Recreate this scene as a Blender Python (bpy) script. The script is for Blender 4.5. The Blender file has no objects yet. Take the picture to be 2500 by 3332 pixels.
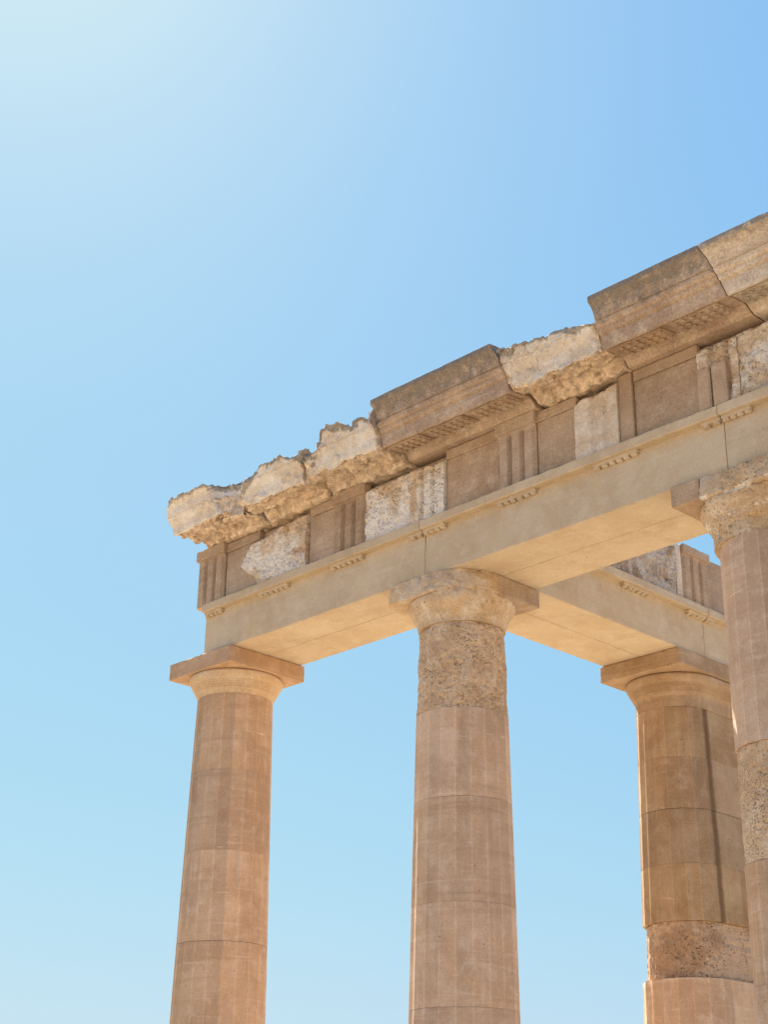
import bpy, bmesh, math, random
import numpy as np
from mathutils import Vector, Matrix

# ------------------------------------------------------------------ basics
scene = bpy.context.scene
COL = scene.collection
Z0 = 5.14            # height of the architrave's underside above the ground
ZS = -4.35           # top of the stylobate, measured from that underside
rng = np.random.default_rng(7)
R = math.radians

def setp(o, label=None, cat=None, group=None, kind=None):
    if label: o['label'] = label
    if cat: o['category'] = cat
    if group: o['group'] = group
    if kind: o['kind'] = kind
    return o

def thing(name, label, cat, loc, group=None):
    o = bpy.data.objects.new(name, None)
    o.empty_display_size = .2
    COL.objects.link(o)
    o.location = (loc[0], loc[1], loc[2] + Z0)
    o['base'] = 1
    del o['base']
    return setp(o, label, cat, group)

def worldloc(o):
    v = Vector(o.location)
    while o.parent:
        o = o.parent
        v += Vector(o.location)
    return v

def obj(name, V, F, mat, parent=None, smooth=False, label=None, auto=None, attr=None):
    """V in building coordinates (z=0 at the architrave's underside)"""
    V = np.asarray(V, float)
    off = np.array([0, 0, -Z0]) if parent is None else np.array(worldloc(parent)) - np.array([0, 0, Z0])
    if parent is None: off = np.array([0, 0, -Z0])
    me = bpy.data.meshes.new(name)
    me.from_pydata((V - off).tolist(), [], [list(map(int, f)) for f in F])
    me.update()
    bm = bmesh.new(); bm.from_mesh(me)
    bmesh.ops.recalc_face_normals(bm, faces=bm.faces)
    if smooth:
        for f in bm.faces: f.smooth = True
        if auto:
            for e in bm.edges:
                if len(e.link_faces) == 2 and e.calc_face_angle(0) > auto: e.smooth = False
    bm.to_mesh(me); bm.free()
    for k, val in (attr or {}).items():
        at = me.attributes.new(k, 'FLOAT', 'POINT'); at.data.foreach_set('value', np.asarray(val, np.float32).ravel())
    me.materials.append(mat)
    o = bpy.data.objects.new(name, me)
    COL.objects.link(o)
    if parent: o.parent = parent
    if label: o['label'] = label
    return o

# ------------------------------------------------------------------ noise
PERM = rng.permutation(512)
def _hash(ix, iy, iz):
    return PERM[(PERM[(PERM[ix & 511] + iy) & 511] + iz) & 511]
GR = rng.normal(size=(512, 3)); GR /= np.linalg.norm(GR, axis=1)[:, None]
JR = rng.random((512, 3))
def perlin(P):
    P = np.asarray(P, float); I = np.floor(P).astype(int); f = P - I
    u = f*f*f*(f*(f*6-15)+10); r = 0
    for dx in (0, 1):
        wx = u[..., 0] if dx else 1-u[..., 0]
        for dy in (0, 1):
            wy = u[..., 1] if dy else 1-u[..., 1]
            for dz in (0, 1):
                wz = u[..., 2] if dz else 1-u[..., 2]
                g = GR[_hash(I[..., 0]+dx, I[..., 1]+dy, I[..., 2]+dz)]
                r = r + wx*wy*wz*(g[..., 0]*(f[..., 0]-dx)+g[..., 1]*(f[..., 1]-dy)+g[..., 2]*(f[..., 2]-dz))
    return r*1.6
def fbm(P, freq, octv=4, gain=.5):
    P = np.asarray(P, float)*freq; a = 1; s = 0; t = 0
    for i in range(octv):
        s = s + a*perlin(P + 17.3*i); t += a; a *= gain; P = P*2.03
    return s/t
def ridged(P, freq, octv=3):
    P = np.asarray(P, float)*freq; a = 1; s = 0; t = 0
    for i in range(octv):
        s = s + a*(1-2*np.abs(perlin(P + 9.7*i))); t += a; a *= .5; P = P*2.1
    return s/t
def worley(P, freq):
    P = np.asarray(P, float)*freq; I = np.floor(P).astype(int); best = np.full(P.shape[:-1], 9.)
    for dx in (-1, 0, 1):
        for dy in (-1, 0, 1):
            for dz in (-1, 0, 1):
                c = I + np.array([dx, dy, dz]); j = JR[_hash(c[..., 0], c[..., 1], c[..., 2])]
                best = np.minimum(best, ((c + j - P)**2).sum(-1))
    return np.sqrt(best)
def chips(P, freq):
    """angular fracture planes: each cell a tilted facet"""
    P = np.asarray(P, float)*freq; I = np.floor(P).astype(int); best = np.full(P.shape[:-1], 9.); out = np.zeros(P.shape[:-1])
    for dx in (-1, 0, 1):
        for dy in (-1, 0, 1):
            for dz in (-1, 0, 1):
                c = I + np.array([dx, dy, dz]); h = _hash(c[..., 0], c[..., 1], c[..., 2]); v = P - (c + JR[h])
                q = (v**2).sum(-1); m = q < best; best = np.where(m, q, best)
                out = np.where(m, (v*GR[(h+91) & 511]).sum(-1) + .5*(JR[h][..., 0]-.5), out)
    return out
def pits(P, freq, size=.33):
    w = worley(P, freq); return np.clip(1 - w/size, 0, 1)**.7   # 1 in the pit
def sstep(a, b, x):
    t = np.clip((np.asarray(x, float)-a)/(b-a), 0, 1); return t*t*(3-2*t)

# ------------------------------------------------------------------ mesh builders
class MB:
    def __init__(s): s.V = []; s.F = []
    def add(s, V, F):
        n = len(s.V); s.V.extend(np.asarray(V, float).tolist()); s.F.extend([[i+n for i in f] for f in F]); return s

def gridfaces(n, m, closed=False):
    F = []
    for i in range(n-1):
        for j in range(m if closed else m-1):
            k = (j+1) % m
            F.append([i*m+j, i*m+k, (i+1)*m+k, (i+1)*m+j])
    return F

def worn_box(x0, x1, y0, y1, z0, z1, res=.05, wear=.0035, rough=.0, seed=0.):
    """box whose arrises are chamfered and slightly chipped"""
    def ticks(a, b):
        m = min(.007, (b-a)*.2); n = max(1, int(round((b-a-2*m)/res)))
        return np.concatenate([[a], np.linspace(a+m, b-m, n+1), [b]])
    T = [ticks(x0, x1), ticks(y0, y1), ticks(z0, z1)]
    idx = {}; V = []; F = []
    def vid(i, j, k):
        if (i, j, k) not in idx:
            idx[(i, j, k)] = len(V); V.append((T[0][i], T[1][j], T[2][k], i, j, k))
        return idx[(i, j, k)]
    n = [len(t)-1 for t in T]
    for a in range(3):
        b, c = [(1, 2), (0, 2), (0, 1)][a]
        for e in (0, n[a]):
            for i in range(n[b]):
                for j in range(n[c]):
                    q = []
                    for di, dj in ((0, 0), (1, 0), (1, 1), (0, 1)):
                        t = [0, 0, 0]; t[a] = e; t[b] = i+di; t[c] = j+dj; q.append(vid(*t))
                    F.append(q)
    V = np.array(V); P = V[:, :3].copy(); I = V[:, 3:].astype(int)
    lo = I == 0; hi = I == np.array(n); ext = (lo | hi).sum(1)
    w = wear*(.6 + 3.*np.clip(fbm(P+seed, 6, 3), 0, 1) + 2.5*np.clip(fbm(P+seed, 24, 2)-.05, 0, 1) + 9*np.clip(fbm(P+seed+3, 4.5, 4)-.3, 0, 1))
    sh = np.where(ext == 2, .6, np.where(ext == 3, .75, 0))*w
    C = np.array([(x0+x1)/2, (y0+y1)/2, (z0+z1)/2])
    P -= (lo | hi)*np.sign(P-C)*sh[:, None]
    if rough:
        d = fbm(P+seed, 9, 4)*rough
        P += (lo | hi)*np.sign(P-C)*d[:, None]
    return P, F

def loft(rings, capa=True, capb=True):
    """rings: (n,m,3), closed in m; caps closed with shrinking rings"""
    G = [r for r in rings]
    def cap(r):
        c = r.mean(0); return [c + (r-c)*s for s in (.75, .5, .25, .02)]
    if capa: G = cap(G[0])[::-1] + G
    if capb: G = G + cap(G[-1])
    n = len(G); m = len(G[0])
    V = np.concatenate(G); F = gridfaces(n, m, True)
    if capa: F.append(list(range(m))[::-1])
    if capb: F.append(list(range((n-1)*m, n*m)))
    return V.reshape(n, m, 3), F
def capped(A, n=4):      # a per-vertex field padded to the rings that loft() adds as caps
    return np.concatenate([np.repeat(A[:1], n, 0), A, np.repeat(A[-1:], n, 0)])
def gnormals(G):
    a = np.roll(G, -1, 1)-np.roll(G, 1, 1); b = np.zeros_like(G)
    b[1:-1] = G[2:]-G[:-2]; b[0] = G[1]-G[0]; b[-1] = G[-1]-G[-2]
    n = np.cross(a, b); return n/(np.linalg.norm(n, axis=2, keepdims=True)+1e-9)

# ------------------------------------------------------------------ materials
class NT:
    def __init__(s, name):
        s.m = bpy.data.materials.new(name); s.m.use_nodes = True; s.t = s.m.node_tree; s.n = s.t.nodes; s.l = s.t.links
        s.bsdf = s.n['Principled BSDF']
    def node(s, typ, **kw):
        o = s.n.new(typ)
        for k, v in kw.items(): setattr(o, k, v)
        return o
    def lk(s, a, b): s.l.new(a, b)
    def noise(s, vec, scale, detail=5, rough=.55, dist=0.):
        o = s.node('ShaderNodeTexNoise'); o.inputs['Scale'].default_value = scale; o.inputs['Detail'].default_value = detail
        o.inputs['Roughness'].default_value = rough; o.inputs['Distortion'].default_value = dist; s.lk(vec, o.inputs['Vector']); return o.outputs['Fac']
    def voro(s, vec, scale, feature='F1', rnd=1.):
        o = s.node('ShaderNodeTexVoronoi', feature=feature); o.inputs['Scale'].default_value = scale
        o.inputs['Randomness'].default_value = rnd; s.lk(vec, o.inputs['Vector']); return o.outputs['Distance']
    def ramp(s, fac, a, b, lo=0., hi=1.):
        o = s.node('ShaderNodeMapRange', clamp=True, interpolation_type='SMOOTHSTEP')
        for k, v in zip(('From Min', 'From Max', 'To Min', 'To Max'), (a, b, lo, hi)): o.inputs[k].default_value = v
        s.lk(fac, o.inputs['Value']); return o.outputs['Result']
    def mix(s, fac, a, b, blend='MIX'):
        o = s.node('ShaderNodeMix', data_type='RGBA', blend_type=blend)
        for sock, v in ((o.inputs[0], fac), (o.inputs[6], a), (o.inputs[7], b)):
            if hasattr(v, 'is_linked'): s.lk(v, sock)
            elif isinstance(v, (int, float)): sock.default_value = v
            else: sock.default_value = (*v, 1)
        return o.outputs[2]
    def math(s, op, a, b=0.):
        o = s.node('ShaderNodeMath', operation=op)
        for i, v in enumerate((a, b)):
            if hasattr(v, 'is_linked'): s.lk(v, o.inputs[i])
            else: o.inputs[i].default_value = v
        return o.outputs[0]
    def mapping(s, vec, scale=(1, 1, 1), rot=(0, 0, 0)):
        o = s.node('ShaderNodeMapping'); o.inputs['Scale'].default_value = scale; o.inputs['Rotation'].default_value = rot
        s.lk(vec, o.inputs['Vector']); return o.outputs['Vector']

def stone(name, base, dark, light, warm, mott=.6, bed=.5, bedscale=14, grain=.35, pit=0., pitscale=60, bump=.35, gscale=80,
          patch=None, patch_amt=.0, patch_scale=3.2, patch_edge=.05, lichen=None, scratch=.0, vary=.22, tilt=.12, stripe=None, speck=1., spall=None, bands=None, tone=False, vstreak=0.):
    """weathered limestone: mottling, bedding streaks, grain, pits, patches, lichen"""
    t = NT(name)
    tc = t.node('ShaderNodeTexCoord'); oi = t.node('ShaderNodeObjectInfo')
    off = t.node('ShaderNodeVectorMath', operation='SCALE'); off.inputs[0].default_value = (13.1, 7.7, 4.3)
    t.lk(oi.outputs['Random'], off.inputs['Scale'])
    av = t.node('ShaderNodeVectorMath', operation='ADD'); t.lk(tc.outputs['Object'], av.inputs[0]); t.lk(off.outputs[0], av.inputs[1])
    P = av.outputs[0]
    big = t.noise(P, 2.6, 6, .6, .4)
    mid = t.noise(P, 11, 6, .65, .2)
    c = t.mix(t.ramp(big, .35, .68), dark, base)
    c = t.mix(t.math('MULTIPLY', t.ramp(mid, .45, .75), mott), c, light)
    wn = t.noise(t.mapping(P, (1, 1, .55)), 3.7, 5, .6, .8)
    c = t.mix(t.math('MULTIPLY', t.ramp(wn, .5, .72), .75*mott), c, warm)
    # bedding: thin near-horizontal streaks
    bp = t.mapping(P, (.55, .55, bedscale), (tilt, tilt*.6, 0))
    bd = t.noise(bp, 1.9, 7, .62, .35)
    c = t.mix(t.math('MULTIPLY', t.ramp(bd, .52, .7), bed*.8), c, dark)
    bd2 = t.noise(t.mapping(P, (.9, .9, bedscale*1.7), (-tilt*.8, tilt, .3)), 2.3, 6, .6, .5)
    c = t.mix(t.math('MULTIPLY', t.ramp(bd2, .56, .72), bed*.55), c, light)
    if vstreak:
        vn = t.noise(t.mapping(P, (1, 1, .07)), 13, 5, .6, .15); vm = t.noise(P, 2.2, 4)
        c = t.mix(t.math('MULTIPLY', t.math('MULTIPLY', t.ramp(vn, .53, .7), t.ramp(vm, .42, .62)), vstreak), c, tuple(v*.62 for v in dark))
        vn2 = t.noise(t.mapping(P, (1, 1, .05), (0, 0, 1.)), 17, 4, .6, .1)
        c = t.mix(t.math('MULTIPLY', t.ramp(vn2, .56, .72), vstreak*.6), c, light)
    if scratch:
        sc = t.noise(t.mapping(P, (2.2, 2.2, 38), (.25, -.2, .5)), 1.4, 3, .5, .9)
        sm = t.noise(P, 5, 3)
        c = t.mix(t.math('MULTIPLY', t.math('MULTIPLY', t.ramp(sc, .66, .74), t.ramp(sm, .5, .66)), scratch), c, tuple(min(1, v*1.5) for v in light))
    if patch:
        pn = t.noise(P, patch_scale, 7, .62, .5)
        c = t.mix(t.math('MULTIPLY', t.ramp(pn, .5-patch_edge, .5+patch_edge), patch_amt), c, patch)
    if lichen:      # (colour, z from, z to, amount, scale): grows along the upper weather edge
        col, za, zb, amt, ls = lichen
        sx = t.node('ShaderNodeSeparateXYZ'); t.lk(tc.outputs['Object'], sx.inputs[0])
        ln = t.noise(P, ls, 8, .72, .3)
        zz = t.ramp(sx.outputs['Z'], za, zb)
        k = t.math('ADD', t.math('MULTIPLY', zz, .34), ln)
        c = t.mix(t.math('MULTIPLY', t.ramp(k, .57, .82), amt), c, col)
    if stripe:  # painted dark stripe: shade of a deep flute put into the colour
        col, x0, w, zlo, zhi, nx, ny = stripe
        sx = t.node('ShaderNodeSeparateXYZ'); t.lk(tc.outputs['Object'], sx.inputs[0])
        d = t.math('ADD', t.math('MULTIPLY', sx.outputs['X'], nx), t.math('MULTIPLY', sx.outputs['Y'], ny))
        wob = t.math('MULTIPLY', t.math('SUBTRACT', t.noise(P, 7, 4), .5), w*.9)
        d = t.math('ABSOLUTE', t.math('ADD', t.math('SUBTRACT', d, x0), wob))
        k = t.math('SUBTRACT', 1., t.ramp(d, w*.3, w))
        c = t.mix(t.math('MULTIPLY', k, .75), c, col)
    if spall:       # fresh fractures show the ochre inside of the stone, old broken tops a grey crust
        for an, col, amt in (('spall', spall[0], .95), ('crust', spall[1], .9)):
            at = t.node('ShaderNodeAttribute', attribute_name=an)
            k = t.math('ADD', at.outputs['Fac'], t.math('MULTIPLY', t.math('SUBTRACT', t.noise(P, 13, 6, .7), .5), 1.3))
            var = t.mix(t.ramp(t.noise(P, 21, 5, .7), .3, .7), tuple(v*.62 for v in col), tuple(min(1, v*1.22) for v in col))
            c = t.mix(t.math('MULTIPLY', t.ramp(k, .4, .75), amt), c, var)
    if bands:
        sx = t.node('ShaderNodeSeparateXYZ'); t.lk(tc.outputs['Object'], sx.inputs[0])
        for zb, wb, amt in bands[1]:
            d = t.math('ABSOLUTE', t.math('ADD', t.math('SUBTRACT', sx.outputs['Z'], zb), t.math('MULTIPLY', t.math('SUBTRACT', t.noise(P, 9, 4), .5), .05)))
            k = t.math('MULTIPLY', t.math('SUBTRACT', 1., t.ramp(d, wb*.4, wb)), t.ramp(t.noise(P, 6, 5, .65), .46, .58))
            c = t.mix(t.math('MULTIPLY', k, amt), c, bands[0])
    gr = t.noise(P, gscale, 3, .75)
    c = t.mix(grain*.62, c, t.mix(t.ramp(gr, .25, .75), (.18, .17, .16), (.82, .82, .82)), 'OVERLAY')
    # small dark holes and flecks
    sv = t.voro(P, 19); sm = t.noise(P, 3.1, 4)
    hole = t.math('MULTIPLY', t.math('SUBTRACT', 1., t.ramp(sv, .06, .12)), t.ramp(sm, .5, .66))
    c = t.mix(t.math('MULTIPLY', hole, .8*speck), c, tuple(v*.22 for v in dark))
    h = t.math('ADD', t.math('MULTIPLY', gr, .35), t.math('MULTIPLY', mid, .5))
    h = t.math('ADD', h, t.math('MULTIPLY', bd, .5*bed))
    h = t.math('SUBTRACT', h, t.math('MULTIPLY', hole, 1.2))
    if pit:
        pw = t.node('ShaderNodeVectorMath', operation='ADD'); t.lk(P, pw.inputs[0])
        no = t.node('ShaderNodeTexNoise'); no.inputs['Scale'].default_value = pitscale*.35; no.inputs['Detail'].default_value = 3; t.lk(P, no.inputs['Vector'])
        ns = t.node('ShaderNodeVectorMath', operation='SCALE'); t.lk(no.outputs['Color'], ns.inputs[0]); ns.inputs['Scale'].default_value = 1.1/pitscale*2.2
        t.lk(ns.outputs[0], pw.inputs[1])
        pv = t.voro(t.mapping(pw.outputs[0], (1, 1, 1.7)), pitscale); pm = t.noise(P, pitscale*.13, 5, .65)
        ph = t.math('MULTIPLY', t.math('SUBTRACT', 1., t.ramp(pv, .12, .34)), t.ramp(pm, .4, .62))
        pv2 = t.voro(pw.outputs[0], pitscale*2.3)
        ph2 = t.math('MULTIPLY', t.math('SUBTRACT', 1., t.ramp(pv2, .1, .3)), t.ramp(pm, .35, .6))
        k = t.math('MAXIMUM', ph, t.math('MULTIPLY', ph2, .7))
        c = t.mix(t.math('MULTIPLY', k, .8*pit), c, tuple(v*.36 for v in dark))
        h = t.math('SUBTRACT', h, t.math('MULTIPLY', k, 2.2*pit))
    # every block (and every flute of a shaft) its own tone
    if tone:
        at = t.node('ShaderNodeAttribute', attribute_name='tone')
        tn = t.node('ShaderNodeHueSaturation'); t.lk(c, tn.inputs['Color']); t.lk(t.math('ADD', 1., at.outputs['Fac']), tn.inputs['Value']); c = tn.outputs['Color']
    hs = t.node('ShaderNodeHueSaturation'); t.lk(c, hs.inputs['Color'])
    t.lk(t.ramp(oi.outputs['Random'], 0, 1, 1-vary*.6, 1+vary*.5), hs.inputs['Value'])
    r2 = t.math('FRACT', t.math('MULTIPLY', oi.outputs['Random'], 7.31))
    t.lk(t.ramp(r2, 0, 1, 1-vary*.5, 1+vary*.35), hs.inputs['Saturation'])
    t.lk(hs.outputs['Color'], t.bsdf.inputs['Base Color'])
    t.bsdf.inputs['Roughness'].default_value = .93
    t.bsdf.inputs['Specular IOR Level'].default_value = .15
    b = t.node('ShaderNodeBump'); b.inputs['Strength'].default_value = bump; b.inputs['Distance'].default_value = .012
    t.lk(h, b.inputs['Height']); t.lk(b.outputs['Normal'], t.bsdf.inputs['Normal'])
    return t.m

M = {}
M['architrave'] = stone('smooth_limestone', (.515, .405, .275), (.45, .335, .215), (.58, .475, .345), (.53, .38, .22), mott=.55, bed=.65, bedscale=7,
                        grain=.22, bump=.09, vary=.06, tilt=.07, speck=.9, vstreak=.18)
M['frieze'] = stone('brown_limestone', (.43, .31, .21), (.325, .22, .14), (.51, .395, .29), (.44, .295, .175), mott=.55, bed=.65, bedscale=9, grain=.5, bump=.3, vary=.12, scratch=.4, vstreak=.35)
M['rough'] = stone('pitted_old_limestone', (.58, .45, .32), (.45, .30, .17), (.68, .57, .45), (.50, .31, .155), mott=.9, bed=.1, grain=.5, pit=.8, pitscale=34, bump=.7,
                   patch=(.70, .64, .56), patch_amt=.8, patch_scale=3.4, patch_edge=.06, vary=.1)
M['sidepanel'] = stone('pitted_grey_limestone', (.42, .33, .24), (.32, .22, .14), (.56, .48, .39), (.42, .28, .16), mott=.9, bed=.1, grain=.5, pit=.9, pitscale=30, bump=.8,
                   patch=(.58, .52, .45), patch_amt=.6, patch_scale=4., patch_edge=.06, vary=.05)
M['whiterough'] = stone('white_worn_limestone', (.66, .57, .47), (.54, .40, .27), (.72, .66, .58), (.56, .38, .22), mott=.75, bed=.1, grain=.5, pit=.4, pitscale=40, bump=.5, vary=.05)
LICH = (.185, .155, .125)
M['cornice'] = stone('cornice_limestone', (.43, .305, .205), (.305, .205, .138), (.53, .42, .31), (.45, .30, .175), mott=.75, bed=.6, bedscale=10, grain=.7, bump=.4, vary=.12,
                     lichen=(LICH, .88, 1.17, .9, 17), scratch=.5)
M['cornice_pale'] = stone('pale_cornice_limestone', (.52, .41, .30), (.40, .295, .20), (.61, .52, .41), (.52, .36, .22), mott=.75, bed=.4, grain=.6, bump=.4, pit=.35, pitscale=40,
                          lichen=(LICH, 1.0, 1.2, .85, 17))
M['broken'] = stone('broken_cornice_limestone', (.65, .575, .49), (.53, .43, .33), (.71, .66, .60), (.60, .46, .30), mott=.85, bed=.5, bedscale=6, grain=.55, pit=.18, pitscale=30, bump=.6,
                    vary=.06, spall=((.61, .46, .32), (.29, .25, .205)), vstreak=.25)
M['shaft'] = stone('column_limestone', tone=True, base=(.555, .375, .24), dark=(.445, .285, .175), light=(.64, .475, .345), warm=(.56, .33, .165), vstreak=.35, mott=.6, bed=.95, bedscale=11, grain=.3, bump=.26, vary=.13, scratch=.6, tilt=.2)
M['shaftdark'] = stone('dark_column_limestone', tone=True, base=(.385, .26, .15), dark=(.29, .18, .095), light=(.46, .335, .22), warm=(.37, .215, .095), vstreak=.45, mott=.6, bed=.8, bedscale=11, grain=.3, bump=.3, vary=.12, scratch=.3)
M['capital'] = stone('capital_limestone', (.60, .445, .29), (.49, .335, .195), (.66, .53, .38), (.56, .35, .165), mott=.6, bed=.3, bedscale=5, grain=.4, bump=.22, vary=.08)
M['oldcap'] = stone('eroded_capital_limestone', (.54, .40, .265), (.42, .28, .16), (.66, .55, .42), (.50, .30, .13), mott=.85, bed=.5, bedscale=8, grain=.5, pit=.6, pitscale=34, bump=.7, vary=.05,
                    bands=((.74, .66, .55), ((4.222, .012, .9), (4.135, .020, .85), (4.105, .010, .8))))
M['brokencap'] = stone('broken_capital_limestone', (.57, .435, .30), (.46, .32, .195), (.65, .54, .41), (.50, .29, .11), mott=.9, bed=.3, bedscale=5, grain=.45, pit=.35, pitscale=30, bump=.5, vary=.03)
M['drum'] = stone('pitted_drum_limestone', (.64, .465, .30), (.50, .325, .185), (.72, .555, .39), (.60, .385, .205), mott=.8, bed=.2, bedscale=4, grain=.6, pit=.75, pitscale=52, bump=.8, vary=.05)
M['drumwarm'] = stone('warm_patched_limestone', (.45, .30, .185), (.34, .205, .115), (.54, .40, .28), (.44, .25, .12), mott=.7, bed=.2, bedscale=4, grain=.5, pit=.9, pitscale=36, bump=.8,
                      patch=(.53, .36, .23), patch_amt=.55, patch_scale=2.6, patch_edge=.02, vary=.05)

def ground_mat():
    t = NT('sunlit_pale_earth')
    tc = t.node('ShaderNodeTexCoord'); P = tc.outputs['Object']
    n1 = t.noise(P, .35, 6, .6); n2 = t.noise(P, 4, 8, .65); n3 = t.noise(P, 40, 4, .7)
    c = t.mix(t.ramp(n1, .35, .65), (.33, .255, .17), (.42, .335, .23))
    c = t.mix(t.math('MULTIPLY', t.ramp(n2, .45, .7), .5), c, (.27, .21, .14))
    c = t.mix(t.math('MULTIPLY', t.ramp(n3, .55, .7), .5), c, (.50, .42, .32))
    t.lk(c, t.bsdf.inputs['Base Color']); t.bsdf.inputs['Roughness'].default_value = .95
    b = t.node('ShaderNodeBump'); b.inputs['Strength'].default_value = .6; b.inputs['Distance'].default_value = .03
    t.lk(t.math('ADD', n2, n3), b.inputs['Height']); t.lk(b.outputs['Normal'], t.bsdf.inputs['Normal'])
    return t.m
M['ground'] = ground_mat()
M['step'] = stone('step_limestone', (.57, .465, .325), (.48, .38, .255), (.64, .545, .415), (.55, .425, .265), bump=.3)

# ------------------------------------------------------------------ ground and stylobate
def ground():
    n = 61; a = np.linspace(-1, 1, n); a = np.sign(a)*np.abs(a)**3*900
    X, Y = np.meshgrid(a, a); r = np.hypot(X, Y)
    P = np.stack([X, Y, np.zeros_like(X)], -1)
    Z = fbm(P, .05, 3)*np.clip((r-14)/40, 0, 1)*1.2 - Z0
    P[..., 2] = Z
    setp(obj('ground', P.reshape(-1, 3), gridfaces(n, n), M['ground'], smooth=True), 'pale dry earth around the stone platform', 'ground', kind='structure')
ground()
mb = MB()
for i, e in enumerate((.9, .6, .3)):
    z0, z1 = -Z0 - .02 + i*.27, -Z0 - .02 + (i+1)*.27
    if i == 2: z1 = ZS
    # each step one ring of slabs; the upper ones rest on the lower
    mb.add(*worn_box(-3.05-e, 5.2+e, -.5-e, 5.6+e, z0 if i == 0 else z0+.002, z1, res=.35, wear=.012, seed=i*3.))
setp(obj('stylobate', mb.V, mb.F, M['step']), 'stepped stone platform under the columns', 'platform', kind='structure')

# ------------------------------------------------------------------ columns
def rshaft(z):       # shaft radius with a slight entasis
    t = np.clip(-(z+.28)/4.07, 0, 1); return .2755 + .0735*t + .006*np.sin(math.pi*t)

def flute_r(th, depth=.014, rot=0.):
    """radius factor offset of a Doric shaft: 20 flutes, arrises at 9+18k degrees"""
    u = np.mod(np.degrees(th)-9-rot, 18)/18.          # 0..1 across a flute
    flat = math.cos(R(9))/np.cos(R(18)*(u-.5))       # flat facet of a 20-gon
    return flat - depth*(1-(2*u-1)**2)

def stadium(th, r, L):
    """outline point: half column on the -y side, flat flanks, half column again at +L"""
    x = r*np.cos(th); y = r*np.sin(th); return x, np.where(np.sin(th) > 0, y+L, y)

JOINT = np.random.default_rng(3)
def drum(parent, ax, z0, z1, mat, rough=0., L=0., dr=0., rot=8., seed=0., label=None, chip=.0024, name='drum', flute=True, top_chip=0., pitf=22, rc=None):
    chip = chip*JOINT.choice([.15, .3, .5, .8]); z0 += JOINT.choice([-.0007, -.0004, .0, .0012])
    na = 240 if not rough else 260
    nz = max(8, int((z1-z0)/(.05 if not rough else .011)))
    th = np.linspace(0, 2*np.pi, na, endpoint=False)
    if L:   # put samples along the flat flanks
        th = np.concatenate([np.linspace(-np.pi, 0, 150), [1e-4], np.linspace(.02, np.pi-.02, 90), [np.pi-1e-4]])
    e = .006
    zs = np.concatenate([[z0, z0+e*.5], np.linspace(z0+e, z1-e, nz), [z1-e*.5, z1]])
    TH, ZZ = np.meshgrid(th, zs)
    fr = flute_r(TH, rot=rot) if flute else np.ones_like(TH)*.99
    if L:   # flutes only on the front half
        k = np.sin(TH) < -.12
        fr = np.where(k, fr, np.where(np.abs(np.sin(TH)) <= .12, .962, 1.0))
        fr = np.where(np.sin(TH) > .01, .995, fr)
    rr = ((rshaft(ZZ) if rc is None else rc)+dr)*fr
    x, y = stadium(TH, rr, L)
    G = np.stack([x+ax[0], y+ax[1], ZZ], -1)
    nrm = np.stack([np.cos(TH), np.sin(TH), 0*TH], -1)
    # edge wear at the joints
    ed = np.minimum(ZZ-z0, z1-ZZ)
    nz_ = np.clip(fbm(G+seed, 5, 4), 0, 1)
    wear = chip*(.45+2.2*nz_)*(1-sstep(0, e, ed)) + .02*np.clip(fbm(G+seed+5, 3.2, 4)-.33, 0, 1)*(1-sstep(0, .03, ed))
    d = -wear
    if top_chip: d = d - top_chip*np.clip(.35+fbm(G*[1, 1, .0]+seed, 7, 3), 0, 1)*(1-sstep(0, .035, z1-ZZ))
    if rough:
        Gs = G + seed
        d = d + rough*(fbm(Gs, 7, 5, .6)*.9 - .9*pits(Gs*[1, 1, 1.5], pitf, .42)*(fbm(Gs, 5, 2) > -.15) - .4*pits(Gs*[1, 1, 1.4], pitf*2.2, .4) + .18*ridged(Gs, 20, 2)) - rough*.1
    else:
        d = d + .0012*fbm(G+seed, 14, 3) - .012*pits(G+seed, 5.5, .085)
    G = G + nrm*d[..., None]
    V, F = loft(G)
    # uneven weathering per flute; flute shading painted in as tones and pale arris lines
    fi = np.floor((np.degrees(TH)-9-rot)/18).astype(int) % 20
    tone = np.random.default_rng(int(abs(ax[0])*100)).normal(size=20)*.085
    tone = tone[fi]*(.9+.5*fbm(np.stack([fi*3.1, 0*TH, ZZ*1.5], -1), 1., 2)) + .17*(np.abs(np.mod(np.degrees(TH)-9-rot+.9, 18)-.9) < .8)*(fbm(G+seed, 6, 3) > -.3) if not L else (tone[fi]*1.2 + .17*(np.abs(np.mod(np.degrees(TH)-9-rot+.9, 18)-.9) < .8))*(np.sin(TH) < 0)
    return obj(name, V.reshape(-1, 3), F, mat, parent, smooth=True, label=label, auto=R(8.5) if not rough else R(50), attr={'tone': capped(tone)})

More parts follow.
